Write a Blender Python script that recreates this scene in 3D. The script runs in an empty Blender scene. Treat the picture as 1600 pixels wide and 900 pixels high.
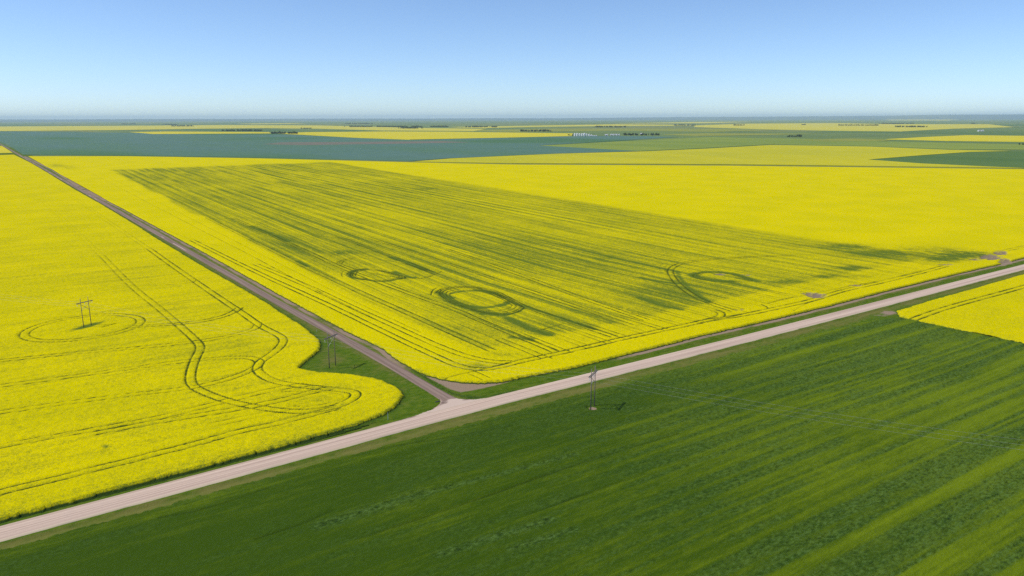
import bpy, bmesh, math, random
import numpy as np
from mathutils import Matrix, Vector

random.seed(7)
sc = bpy.context.scene
col = sc.collection

# ------------------------------------------------------------------ camera
F, CX, CY, CAMH = 1181.0, 800.0, 450.0, 100.0          # focal length and centre in photograph pixels, drone height in metres
ROLL = math.atan(-0.0025)
PITCH = math.atan((CY - (187.5 - 0.0025 * CX)) * math.cos(ROLL) / F)


def ray(x, y):
    u, v = x - CX, CY - y
    c, s = math.cos(ROLL), math.sin(ROLL)
    r, up = u * c - v * s, u * s + v * c
    return np.array([r, F * math.cos(PITCH) + up * math.sin(PITCH), -F * math.sin(PITCH) + up * math.cos(PITCH)])


cam_d = bpy.data.cameras.new("camera")
cam = bpy.data.objects.new("camera", cam_d)
col.objects.link(cam)
cam_d.sensor_width = 36.0
cam_d.lens = F / 1600 * 36.0
cam_d.clip_start, cam_d.clip_end = 1.0, 250000.0
zc = -ray(CX, CY) / F
xc = ray(CX + 1, CY) - ray(CX, CY)
yc = ray(CX, CY - 1) - ray(CX, CY)
M4 = Matrix([[xc[0], yc[0], zc[0], 0], [xc[1], yc[1], zc[1], 0], [xc[2], yc[2], zc[2], CAMH], [0, 0, 0, 1]])
cam.matrix_world = M4
sc.camera = cam

# ------------------------------------------------------------------ sky and sun
SUN_EL = math.radians(50.0)
SUN_AZ = math.radians(186.0)          # where the sun stands, counter-clockwise from +X: to the left of the camera
sun_dir = Vector((math.cos(SUN_AZ) * math.cos(SUN_EL), math.sin(SUN_AZ) * math.cos(SUN_EL), math.sin(SUN_EL)))
world = bpy.data.worlds.new("World")
sc.world = world
world.use_nodes = True
wn = world.node_tree
sky = wn.nodes.new("ShaderNodeTexSky")
sky.sky_type = 'NISHITA'
sky.sun_disc = False
sky.sun_elevation = SUN_EL
sky.sun_rotation = math.radians(90.0) - SUN_AZ
sky.altitude = 600.0
sky.air_density = 0.68
sky.dust_density = 0.4
sky.ozone_density = 5.2
wn.links.new(sky.outputs[0], wn.nodes["Background"].inputs[0])
wn.nodes["Background"].inputs[1].default_value = 0.15
sun_l = bpy.data.lights.new("sun", 'SUN')
sun_l.energy = 3.6
sun_l.angle = math.radians(0.5)
sun_l.color = (1.0, 0.955, 0.88)
sun = bpy.data.objects.new("sun", sun_l)
col.objects.link(sun)
sun.location = sun_dir * 300
sun.rotation_euler = sun_dir.to_track_quat('Z', 'Y').to_euler()

vs = sc.view_settings
vs.view_transform, vs.look, vs.exposure, vs.gamma = 'Standard', 'None', 0.12, 1.0
vs.use_curve_mapping = False
sc.render.engine = 'CYCLES'
sc.cycles.max_bounces = 6
sc.cycles.volume_bounces = 1
sc.cycles.use_denoising = False
sc.cycles.denoiser = 'OPENIMAGEDENOISE'
sc.cycles.denoising_input_passes = 'RGB_ALBEDO_NORMAL'
sc.cycles.denoising_prefilter = 'ACCURATE'


# ------------------------------------------------------------------ frame of the survey grid: a along the gravel road, b along the dirt road
def ground(x, y, z=0.0):
    r = ray(x, y)
    t = (CAMH - z) / -r[2]
    return np.array([r[0] * t, r[1] * t])


_m0, _m1 = ground(0, 831.5), ground(1600, 416.5)
_s0, _s1 = ground(680, 605), ground(30, 242)
DA = (_m1 - _m0) / np.linalg.norm(_m1 - _m0)
DB = np.array([-DA[1], DA[0]])
_ds = (_s1 - _s0) / np.linalg.norm(_s1 - _s0)
ORG = _m0 + DA * np.linalg.solve(np.array([DA, -_ds]).T, _s0 - _m0)[0]
ROTZ = math.atan2(DA[1], DA[0])


def ab(x, y, z=0.0):
    p = ground(x, y, z) - ORG
    return np.array([p @ DA, p @ DB])


def abl(pts, z=0.0):
    return np.array([ab(x, y, z) for x, y in pts])


def wpos(a, b, z=0.0):
    p = ORG + DA * a + DB * b
    return Vector((p[0], p[1], z))


CAM_AB = np.array([(-ORG) @ DA, (-ORG) @ DB])


# ------------------------------------------------------------------ small numeric tools
_tabs = {}


def vnoise(x, y, seed=0):
    """smooth lattice noise, 0..1"""
    if seed not in _tabs:
        _tabs[seed] = np.random.RandomState(seed + 11).rand(256, 256).astype(np.float32)
    t = _tabs[seed]
    x = np.asarray(x, np.float64); y = np.asarray(y, np.float64)
    xi = np.floor(x).astype(np.int64); yi = np.floor(y).astype(np.int64)
    fx = (x - xi).astype(np.float32); fy = (y - yi).astype(np.float32)
    fx = fx * fx * (3 - 2 * fx); fy = fy * fy * (3 - 2 * fy)
    x0, x1, y0, y1 = xi & 255, (xi + 1) & 255, yi & 255, (yi + 1) & 255
    return (t[y0, x0] * (1 - fx) + t[y0, x1] * fx) * (1 - fy) + (t[y1, x0] * (1 - fx) + t[y1, x1] * fx) * fy


def fbm(x, y, seed=0, octs=3):
    s = 0; w = 0
    for k in range(octs):
        s = s + vnoise(x * 2 ** k + 17.3 * k, y * 2 ** k - 9.1 * k, seed + k) * 0.5 ** k
        w += 0.5 ** k
    return s / w


def sstep(e0, e1, x):
    t = np.clip((x - e0) / (e1 - e0), 0, 1)
    return t * t * (3 - 2 * t)


def seg_dist(A, B, p, q):
    d = q - p
    L = float(d @ d) + 1e-9
    t = np.clip(((A - p[0]) * d[0] + (B - p[1]) * d[1]) / L, 0, 1)
    return np.hypot(A - p[0] - t * d[0], B - p[1] - t * d[1])


def signed_dist(A, B, poly):
    """distance to a polygon's edge, positive inside"""
    D = np.full(A.shape, 1e9, np.float32)
    ins = np.zeros(A.shape, bool)
    n = len(poly)
    for i in range(n):
        p, q = poly[i], poly[(i + 1) % n]
        D = np.minimum(D, seg_dist(A, B, p, q).astype(np.float32))
        if p[1] != q[1]:
            ins ^= ((p[1] > B) != (q[1] > B)) & (A < (q[0] - p[0]) * (B - p[1]) / (q[1] - p[1]) + p[0])
    return np.where(ins, D, -D)


def axis(lo, hi, k, c, floor):
    """grid lines whose spacing grows with the distance from c"""
    v = [lo]
    while v[-1] < hi:
        v.append(v[-1] + max(floor, k * abs(v[-1] - c)))
    return np.array(v)


def smooth_line(pts, step=2.0, rounds=2):
    p = np.asarray(pts, float)
    for _ in range(rounds):
        if len(p) < 3:
            break
        q = [p[0]]
        for i in range(len(p) - 1):
            q += [p[i] * .75 + p[i + 1] * .25, p[i] * .25 + p[i + 1] * .75]
        p = np.array(q + [p[-1]])
    return p


def offset_line(p, o):
    t = np.gradient(p, axis=0)
    t /= np.linalg.norm(t, axis=1)[:, None] + 1e-9
    return p + np.stack([-t[:, 1], t[:, 0]], 1) * o


def stamp(arr, ga, gb, line, w, amp=1.0):
    """lay a soft line of half-width w into arr (rows b, columns a)"""
    for i in range(len(line) - 1):
        p, q = line[i], line[i + 1]
        n = max(1, int(np.linalg.norm(q - p) / 60))
        for j in range(n):
            u, v = p + (q - p) * j / n, p + (q - p) * (j + 1) / n
            m = 3 * w + 3 + 0.012 * max(0, np.linalg.norm((u + v) / 2 - CAM_AB) - 300)
            i0, i1 = np.searchsorted(ga, [min(u[0], v[0]) - m, max(u[0], v[0]) + m])
            j0, j1 = np.searchsorted(gb, [min(u[1], v[1]) - m, max(u[1], v[1]) + m])
            if i1 - i0 < 1 or j1 - j0 < 1:
                continue
            A, B = np.meshgrid(ga[i0:i1], gb[j0:j1])
            cell = max(np.diff(ga[max(0, i0 - 1):i1 + 1]).max(), 0.6 * np.diff(gb[max(0, j0 - 1):j1 + 1]).max())
            we = max(w, cell * 0.75)
            s = amp * min(1.0, (w / we) ** 0.8) * np.exp(-(seg_dist(A, B, u, v) / we) ** 2)
            arr[j0:j1, i0:i1] = np.maximum(arr[j0:j1, i0:i1], s)


def blob(A, B, cpx, rx, ry, z=0.0):
    """soft ellipse around a photograph point, in ground metres; 1 in the middle"""
    c = ab(*cpx, z); u = ab(cpx[0] + rx, cpx[1], z) - c; v = (ab(cpx[0], cpx[1] - ry, z) - ab(cpx[0], cpx[1] + ry, z)) / 2
    inv = np.linalg.inv(np.array([u, v]).T)
    s, t = inv[0, 0] * (A - c[0]) + inv[0, 1] * (B - c[1]), inv[1, 0] * (A - c[0]) + inv[1, 1] * (B - c[1])
    return np.exp(-(s * s + t * t))


# ------------------------------------------------------------------ material helpers
class NT:
    def __init__(self, name, rough=0.9, spec=0.1):
        self.m = bpy.data.materials.new(name)
        self.m.use_nodes = True
        self.t = self.m.node_tree
        self.b = self.t.nodes["Principled BSDF"]
        self.b.inputs["Roughness"].default_value = rough
        self.b.inputs["Specular IOR Level"].default_value = spec
        self.tc = None

    def node(self, t, **kw):
        n = self.t.nodes.new(t)
        for k, v in kw.items():
            setattr(n, k, v)
        return n

    def put(self, sock, v):
        if isinstance(v, bpy.types.NodeSocket):
            self.t.links.new(v, sock)
        elif isinstance(v, (tuple, list)) and len(v) == 3 and sock.type == 'RGBA':
            sock.default_value = (*v, 1)
        else:
            sock.default_value = v

    def coord(self, scale=(1, 1, 1), rot=0.0):
        if self.tc is None:
            self.tc = self.node("ShaderNodeTexCoord")
        mp = self.node("ShaderNodeMapping")
        self.put(mp.inputs[0], self.tc.outputs["Object"])
        mp.inputs["Scale"].default_value = scale
        mp.inputs["Rotation"].default_value = (0, 0, rot)
        return mp.outputs[0]

    def noise(self, scale, vec=None, detail=2.0, rough=0.5, dist=0.0):
        n = self.node("ShaderNodeTexNoise")
        self.put(n.inputs["Vector"], vec if vec is not None else self.coord())
        n.inputs["Scale"].default_value = scale
        n.inputs["Detail"].default_value = detail
        n.inputs["Roughness"].default_value = rough
        n.inputs["Distortion"].default_value = dist
        return n.outputs["Fac"]

    def math(self, op, x, y=0.0, z=0.0, clamp=False):
        n = self.node("ShaderNodeMath", operation=op, use_clamp=clamp)
        for s, v in zip(n.inputs, (x, y, z)):
            self.put(s, v)
        return n.outputs[0]

    def ramp(self, x, lo, hi):
        n = self.node("ShaderNodeMapRange", interpolation_type='SMOOTHSTEP')
        self.put(n.inputs[0], x)
        n.inputs[1].default_value, n.inputs[2].default_value = lo, hi
        return n.outputs[0]

    def mix(self, f, c1, c2, blend='MIX'):
        n = self.node("ShaderNodeMix", data_type='RGBA', blend_type=blend)
        self.put(n.inputs["Factor"], f)
        self.put(n.inputs[6], c1)
        self.put(n.inputs[7], c2)
        return n.outputs[2]

    def attr(self, name):
        n = self.node("ShaderNodeAttribute", attribute_name=name)
        s = self.node("ShaderNodeSeparateColor")
        self.put(s.inputs[0], n.outputs["Color"])
        return s.outputs[0], s.outputs[1], s.outputs[2], n.outputs["Alpha"]

    def bump(self, h, strength, dist):
        n = self.node("ShaderNodeBump")
        self.put(n.inputs["Height"], h)
        n.inputs["Strength"].default_value = strength
        n.inputs["Distance"].default_value = dist
        self.put(self.b.inputs["Normal"], n.outputs[0])

    def done(self, c):
        self.put(self.b.inputs["Base Color"], c)
        return self.m


def plain(name, c, rough=0.7, spec=0.3, metal=0.0, grain=None):
    k = NT(name, rough, spec)
    k.b.inputs["Metallic"].default_value = metal
    n = k.noise(grain or 6.0, detail=3.0)
    return k.done(k.mix(k.ramp(n, 0.3, 0.7), tuple(v * 0.8 for v in c), tuple(min(1, v * 1.15) for v in c)))


# colours of living plants, gravel and soil
YEL, YEL2 = (0.665, 0.555, 0.0005), (0.595, 0.512, 0.0007)
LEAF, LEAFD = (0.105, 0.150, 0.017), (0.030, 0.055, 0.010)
SOIL = (0.235, 0.180, 0.122)


def canola_material(name, yel=YEL, yel2=YEL2, leaf=LEAF):
    """mask: R share of open flowers, G wheel track, B bare soil, A height in the stand (0 ground, 1 flower heads)"""
    k = NT(name, 0.9, 0.0)
    R, G, Bl, H = k.attr("mask")
    n1 = k.ramp(k.noise(0.62, detail=3.0, rough=0.75), 0.30, 0.70)
    n2 = k.ramp(k.noise(2.1, detail=2.0, rough=0.6), 0.30, 0.70)
    big = k.noise(0.02, detail=3.0)
    f = k.math('ADD', R, k.math('MULTIPLY', k.math('SUBTRACT', n1, 0.55), 0.24))
    f = k.math('ADD', f, k.math('MULTIPLY', k.math('SUBTRACT', n2, 0.55), 0.44))
    c = k.mix(k.ramp(big, 0.3, 0.7), yel, yel2)
    c = k.mix(k.ramp(f, 0.02, 1.05), leaf, c)
    g = k.math('MULTIPLY', G, k.math('ADD', 0.55, k.math('MULTIPLY', n1, 0.9)))
    c = k.mix(k.ramp(g, 0.06, 0.55), c, (0.062, 0.084, 0.010))
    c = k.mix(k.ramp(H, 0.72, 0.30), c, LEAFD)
    s = k.math('ADD', Bl, k.math('MULTIPLY', k.math('MULTIPLY', k.math('SUBTRACT', n1, 0.5), 0.6), Bl))
    c = k.mix(k.ramp(s, 0.3, 0.7), c, SOIL)
    k.bump(k.noise(1.5, detail=3.0, rough=0.75), 0.65, 0.35)
    return k.done(c)


def wheat_material():
    """mask: R yellow-green share, G lodged roughness, B wheel line, A height"""
    k = NT("wheat_leaves", 0.8, 0.03)
    R, G, Bl, H = k.attr("mask")
    n1 = k.ramp(k.noise(0.7, vec=k.coord((0.3, 1, 1)), detail=4.0, rough=0.7), 0.28, 0.72)
    n2 = k.noise(1.25, vec=k.coord((0.55, 1, 1)), detail=4.0, rough=0.75)
    rows = k.ramp(k.noise(1.0, vec=k.coord((0.012, 0.9, 1), 0.01), detail=3.0, rough=0.65), 0.3, 0.7)
    f = k.math('ADD', R, k.math('MULTIPLY', k.math('SUBTRACT', n1, 0.5), 0.26))
    f = k.math('ADD', f, k.math('MULTIPLY', k.math('SUBTRACT', rows, 0.5), 0.17))
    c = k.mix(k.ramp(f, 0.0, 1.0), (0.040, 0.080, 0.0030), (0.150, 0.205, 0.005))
    c = k.mix(k.math('MULTIPLY', G, 0.35), c, (0.040, 0.085, 0.022))
    rough = k.math('MULTIPLY', G, k.ramp(n2, 0.50, 0.60))
    c = k.mix(k.math('MULTIPLY', rough, 0.7), c, (0.100, 0.170, 0.034))
    holes = k.math('MULTIPLY', k.math('ADD', G, 0.12), k.ramp(n2, 0.475, 0.37))
    c = k.mix(k.math('MULTIPLY', holes, 0.62), c, (0.012, 0.028, 0.005))
    c = k.mix(k.math('MULTIPLY', Bl, 0.7), c, (0.014, 0.032, 0.005))
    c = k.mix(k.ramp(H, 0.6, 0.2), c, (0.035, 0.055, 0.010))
    k.bump(k.noise(1.5, vec=k.coord((0.5, 1, 1)), detail=4.0, rough=0.75), 0.9, 0.4)
    return k.done(c)


def verge_material():
    """mask: R bare soil, G dry olive growth, B rank dark growth"""
    k = NT("verge_grass", 0.85, 0.02)
    R, G, Bl, H = k.attr("mask")
    n1 = k.noise(0.6, vec=k.coord((0.5, 1, 1)), detail=5.0, rough=0.7)
    n2 = k.noise(2.4, detail=3.0, rough=0.7)
    c = k.mix(k.ramp(n1, 0.3, 0.7), (0.054, 0.108, 0.006), (0.108, 0.160, 0.010))
    g = k.math('ADD', G, k.math('MULTIPLY', k.math('SUBTRACT', n1, 0.5), 0.9))
    c = k.mix(k.math('MULTIPLY', k.ramp(g, 0.2, 0.9), 0.85), c, (0.165, 0.150, 0.040))
    c = k.mix(k.math('MULTIPLY', Bl, k.ramp(n2, 0.35, 0.6)), c, (0.025, 0.055, 0.012))
    s = k.math('ADD', R, k.math('MULTIPLY', k.math('MULTIPLY', k.math('SUBTRACT', n1, 0.5), 1.3), R))
    soil = k.mix(n2, (0.235, 0.165, 0.108), (0.35, 0.255, 0.178))
    c = k.mix(k.ramp(s, 0.25, 0.75), c, soil)
    k.bump(k.noise(2.0, detail=4.0, rough=0.7), 0.7, 0.25)
    return k.done(c)


def gravel_material():
    k = NT("pink_gravel", 0.95, 0.1)
    R, G, Bl, H = k.attr("mask")          # R: across the road, 0 to 1
    cmb = k.node("ShaderNodeCombineXYZ")
    sep = k.node("ShaderNodeSeparateXYZ")
    k.put(sep.inputs[0], k.coord())
    k.put(cmb.inputs[0], k.math('MULTIPLY', sep.outputs[0], 0.006))
    k.put(cmb.inputs[1], k.math('MULTIPLY', R, 9.0))
    lanes = k.noise(1.0, vec=cmb.outputs[0], detail=3.0, rough=0.6)
    fine = k.noise(1.3, detail=5.0, rough=0.75)
    long = k.noise(0.05, vec=k.coord((0.4, 1, 1)), detail=3.0)
    c = k.mix(k.ramp(lanes, 0.34, 0.62), (0.43, 0.300, 0.225), (0.66, 0.495, 0.375))
    c = k.mix(k.math('MULTIPLY', k.ramp(fine, 0.35, 0.75), 0.35), c, (0.42, 0.325, 0.255))
    c = k.mix(k.math('MULTIPLY', k.ramp(long, 0.4, 0.7), 0.3), c, (0.53, 0.40, 0.315))
    edge = k.ramp(k.math('ABSOLUTE', k.math('SUBTRACT', R, 0.5)), 0.38, 0.47)
    c = k.mix(k.math('MULTIPLY', edge, 0.75), c, (0.55, 0.45, 0.29))
    k.bump(fine, 0.5, 0.06)
    return k.done(c)


def dirt_material():
    k = NT("brown_dirt_road", 0.95, 0.1)
    R, G, Bl, H = k.attr("mask")
    fine = k.noise(1.1, detail=5.0, rough=0.75)
    rut = k.noise(1.0, vec=k.coord((0.9, 0.012, 0)), detail=3.0, rough=0.6)
    c = k.mix(k.ramp(rut, 0.33, 0.66), (0.175, 0.115, 0.085), (0.31, 0.215, 0.165))
    c = k.mix(k.math('MULTIPLY', k.ramp(fine, 0.4, 0.7), 0.4), c, (0.22, 0.18, 0.15))
    w = k.math('ADD', G, k.math('MULTIPLY', k.math('SUBTRACT', fine, 0.5), 0.8))
    c = k.mix(k.ramp(w, 0.35, 0.8), c, (0.085, 0.105, 0.035))
    c = k.mix(k.ramp(k.math('ADD', R, k.math('MULTIPLY', k.math('SUBTRACT', fine, 0.5), 0.9)), 0.25, 0.75), c, (0.57, 0.435, 0.34))
    k.bump(fine, 0.5, 0.08)
    return k.done(c)


def crop_material(name, c1, c2, scale=0.01, streak=0.0, c3=None):
    k = NT(name, 0.9, 0.05)
    n = k.noise(scale, vec=k.coord((1, 0.35, 1)), detail=4.0, rough=0.6)
    m = k.noise(scale * 14, vec=k.coord((1, 0.2, 1)), detail=3.0, rough=0.6)
    c = k.mix(k.ramp(n, 0.32, 0.68), c1, c2)
    c = k.mix(k.math('MULTIPLY', k.ramp(m, 0.3, 0.75), 0.35), c, tuple(v * 0.72 for v in c1))
    if c3:
        c = k.mix(k.ramp(k.noise(scale * 0.4, vec=k.coord((1, 0.6, 1)), detail=2.0), 0.52, 0.64), c, c3)
    return k.done(c)


# ------------------------------------------------------------------ object helpers
def tag(o, label=None, cat=None, group=None, kind=None):
    for key, v in (("label", label), ("category", cat), ("group", group), ("kind", kind)):
        if v:
            o[key] = v
    return o


def new_obj(name, me, mat=None, parent=None, survey=False):
    o = bpy.data.objects.new(name, me)
    col.objects.link(o)
    if mat is not None:
        me.materials.append(mat)
    if survey:
        o.location = (ORG[0], ORG[1], 0)
        o.rotation_euler = (0, 0, ROTZ)
    if parent is not None:
        o.parent = parent
    return o


def grid_mesh(name, ga, gb, Z, mask, keep):
    """height field over the lines ga x gb (rows b); keep marks vertices whose faces stay"""
    nb, na = Z.shape
    idx = np.arange(nb * na).reshape(nb, na)
    fk = keep[:-1, :-1] | keep[1:, :-1] | keep[:-1, 1:] | keep[1:, 1:]
    q = np.stack([idx[:-1, :-1][fk], idx[:-1, 1:][fk], idx[1:, 1:][fk], idx[1:, :-1][fk]], 1)
    used = np.unique(q)
    remap = np.full(nb * na, -1, np.int64)
    remap[used] = np.arange(len(used))
    q = remap[q].astype(np.int32)
    A, B = np.meshgrid(ga, gb)
    co = np.stack([A.ravel()[used], B.ravel()[used], Z.ravel()[used]], 1).astype(np.float32)
    me = bpy.data.meshes.new(name)
    me.vertices.add(len(co))
    me.vertices.foreach_set("co", co.ravel())
    me.loops.add(q.size)
    me.loops.foreach_set("vertex_index", q.ravel())
    me.polygons.add(len(q))
    me.polygons.foreach_set("loop_start", np.arange(0, q.size, 4, dtype=np.int32))
    me.polygons.foreach_set("use_smooth", np.ones(len(q), bool))
    at = me.attributes.new("mask", 'FLOAT_COLOR', 'POINT')
    at.data.foreach_set("color", np.stack([m.ravel()[used] for m in mask], 1).astype(np.float32).ravel())
    me.update(calc_edges=True)
    print(name, len(co), 'verts', len(q) * 2, 'tris')
    return me


def prism(name, poly, z0, z1, mat, survey=True):
    """a polygon of the survey grid with a flat top and sides"""
    bm = bmesh.new()
    top = [bm.verts.new((p[0], p[1], z1)) for p in poly]
    f = bm.faces.new(top)
    f.normal_update()
    if f.normal.z < 0:
        f.normal_flip()
        top.reverse()
    bot = [bm.verts.new((v.co.x, v.co.y, z0)) for v in top]
    n = len(top)
    for i in range(n):
        bm.faces.new((top[i], bot[i], bot[(i + 1) % n], top[(i + 1) % n]))
    bmesh.ops.triangulate(bm, faces=[f])
    me = bpy.data.meshes.new(name)
    bm.to_mesh(me)
    bm.free()
    return new_obj(name, me, mat, survey=survey)


# ------------------------------------------------------------------ ground to the horizon
def base_ground():
    k = NT("prairie", 0.95, 0.05)
    cell = k.node("ShaderNodeVectorMath", operation='SNAP')
    k.put(cell.inputs[0], k.coord())
    cell.inputs[1].default_value = (810, 1630, 1e6)
    wh = k.node("ShaderNodeTexWhiteNoise", noise_dimensions='2D')
    k.put(wh.inputs["Vector"], cell.outputs[0])
    v = wh.outputs["Value"]
    c = k.mix(k.ramp(v, 0.15, 0.55), (0.095, 0.165, 0.045), (0.155, 0.210, 0.055))
    c = k.mix(k.ramp(v, 0.80, 0.801), c, (0.21, 0.225, 0.060))
    n = k.noise(0.004, vec=k.coord((1, 0.5, 1)), detail=5.0)
    c = k.mix(k.math('MULTIPLY', k.ramp(n, 0.35, 0.7), 0.5), c, (0.075, 0.125, 0.050))
    mat = k.done(c)
    bm = bmesh.new()
    rings = [0, 300, 900, 2500, 7000, 18000, 45000, 80000]
    seg = 96
    prev = [bm.verts.new((0, 0, -0.45))]
    for r in rings[1:]:
        cur = [bm.verts.new((r * math.cos(2 * math.pi * i / seg), r * math.sin(2 * math.pi * i / seg), -0.45)) for i in range(seg)]
        for i in range(seg):
            j = (i + 1) % seg
            bm.faces.new((prev[0], cur[i], cur[j]) if len(prev) == 1 else (prev[i], cur[i], cur[j], prev[j]))
        prev = cur
    me = bpy.data.meshes.new("ground")
    bm.to_mesh(me)
    bm.free()
    tag(new_obj("ground", me, mat, survey=True), "flat prairie ground reaching to the horizon", kind="structure")


base_ground()


def hills():
    """low far uplands all round; highest to the right of the view"""
    nt, nr = 720, 9
    co, fc = [], []
    for i in range(nt):
        th = 2 * math.pi * i / nt
        dx = math.degrees(math.atan2(math.cos(th), math.sin(th)))        # 0 straight ahead, + to the right
        h = 125 + 45 * float(fbm(np.array(th * 9.0), np.array(0.3), 40, 3))
        h += 185 * max(0.0, min(1.0, (dx - 4) / 32)) * (0.75 + 0.45 * float(vnoise(np.array(th * 14), np.array(1.7), 43))) * (1 if dx < 75 else max(0, 1 - (dx - 75) / 40))
        for j in range(nr):
            u = j / (nr - 1)
            r = 48000 + 22000 * u + 900 * math.sin(th * 31 + j)
            z = -0.6 + h * (math.sin(math.pi * min(1, u * 1.25) / 2) ** 2 if u < 0.8 else math.cos((u - 0.8) / 0.2 * math.pi / 2))
            z *= 0.85 + 0.15 * float(vnoise(np.array(th * 60), np.array(j * 0.7), 44)) if 0 < j < nr - 1 and u < 0.75 else 1.0
            co.append((r * math.cos(th), r * math.sin(th), z))
    for i in range(nt):
        for j in range(nr - 1):
            a, b = i * nr + j, ((i + 1) % nt) * nr + j
            fc.append((a, a + 1, b + 1, b))
    me = bpy.data.meshes.new("hills")
    me.from_pydata(co, [], fc)
    me.polygons.foreach_set("use_smooth", [True] * len(fc))
    k = NT("upland_grass_and_fields", 0.95, 0.05)
    n = k.noise(0.0009, detail=5.0)
    c = k.mix(k.ramp(n, 0.4, 0.62), (0.030, 0.055, 0.040), (0.075, 0.105, 0.06))
    tag(new_obj("hills", me, k.done(c)), "low hazy blue hills along the horizon", kind="structure")


hills()

# ------------------------------------------------------------------ field outlines, traced on the ground
M_MAIN = [(474, 480), (537.5, 514.5), (575, 532.5), (597.5, 543), (620, 561), (650, 577.5), (665, 584.5), (695, 592), (725, 596.5), (755, 597), (785, 595),
          (822, 587.5), (860, 580), (900, 572.5), (1000, 547.5), (1100, 522.5), (1200, 500), (1300, 476), (1400, 450), (1500, 426), (1560, 412.5)]
M_SIDE = [(37, 244), (82, 265), (124.5, 292), (187.5, 323.5), (240, 352), (330, 400), (375, 425.5), (427, 454)]
M_FAR = [(1600, 264.3), (1140, 258.8), (800, 257), (640, 253.5), (400, 247.3), (200, 244)]
Z_TOP = 0.9
m_poly = np.vstack([abl(M_SIDE + M_MAIN, Z_TOP), [(700, 15.0), (1050, 15.0), (1750, 200.0)], abl(M_FAR, Z_TOP)])
L_SIDE = [(22, 240.8), (50, 254.5), (78, 271), (117, 295), (157.5, 317.5), (217.5, 353.5), (240, 368.5), (285, 395.5), (330, 422.5), (360, 439), (420, 473.5), (440, 488), (467, 504),
          (485, 517.5), (500, 531), (502, 538.5), (500, 546), (484, 559), (468.5, 571.5), (468, 574.5), (480, 577.5), (500, 580.5), (545, 583.5), (590, 591), (612.5, 600), (626, 607.5),
          (630.5, 616), (623, 629.5), (612.5, 638.5), (590, 650.5), (552.5, 664), (500, 679), (440, 695.5), (400, 706), (300, 732.5), (200, 757.5), (100, 785), (0, 810)]
l_poly = np.vstack([abl(L_SIDE, Z_TOP), [(-290, 8.5), (-290, 2440)]])
r_poly = np.vstack([abl([(1400, 485.5), (1450, 470), (1525, 449), (1600, 427.5)], Z_TOP), [(760, -9.5), (760, -200), (246, -200)], abl([(1600, 536), (1430, 500), (1405, 494)], Z_TOP)])
w_poly = np.array([(-230, -11.5), (-60, -10.0), (60, -11.0), (200, -13.5), (243, -21), (246.5, -32), (245, -215), (-230, -215)])
FLARE = abl([(632, 654.5), (650, 649), (677, 640), (687, 631), (688.5, 627), (686.5, 623), (681, 617), (692, 612.5), (704, 617.5), (716, 623), (740, 624.5), (762, 621.5), (800, 613)])
FLARE = np.vstack([FLARE, [(30, 5.6), (30, 2.0), (-52, 2.0), (-48, 5.0)]])


def road_shift(a):
    """the gravel road bows a little past the junction"""
    return np.interp(a, [-240, -140, -75, -25, 10, 60, 150, 430, 900], [-1.6, -0.9, 0.4, 1.7, 2.2, 1.5, 0.1, -0.6, -0.6])


def dirt_centre(b):
    return np.interp(b, [8, 30, 60, 100, 180, 600, 1100, 2460, 5000], [-2.6, -2.3, -1.9, -2.1, -3.4, -4.6, -7.0, -12.0, -21.0])


# ------------------------------------------------------------------ canola: standing crop as an uneven canopy with real wheel lanes and ragged edges
def stand(A, B, poly, H, seed, ragged=0.7):
    sd = signed_dist(A, B, poly)
    rag = (fbm(A * 0.8, B * 0.8, seed, 3) - 0.5) * 1.7 * ragged + 0.5 * (vnoise(A / 9, B / 9, seed + 1) - 0.5)
    near = np.hypot(A - CAM_AB[0], B - CAM_AB[1])
    soft = np.clip(near * 0.0016, 0.35, 6)
    rise = sstep(-0.25, 1.0, (sd + rag) / soft)
    return sd, rise, near


PAIR = 1.85


def tracks_into(arr, ga, gb, px_lines, z=Z_TOP, w=0.34):
    for ln in px_lines:
        pts, pair, amp = ln
        p = smooth_line(abl(pts, z))
        for o in ((-PAIR, PAIR) if pair else (0,)):
            stamp(arr, ga, gb, offset_line(p, o), w, amp)


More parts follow.
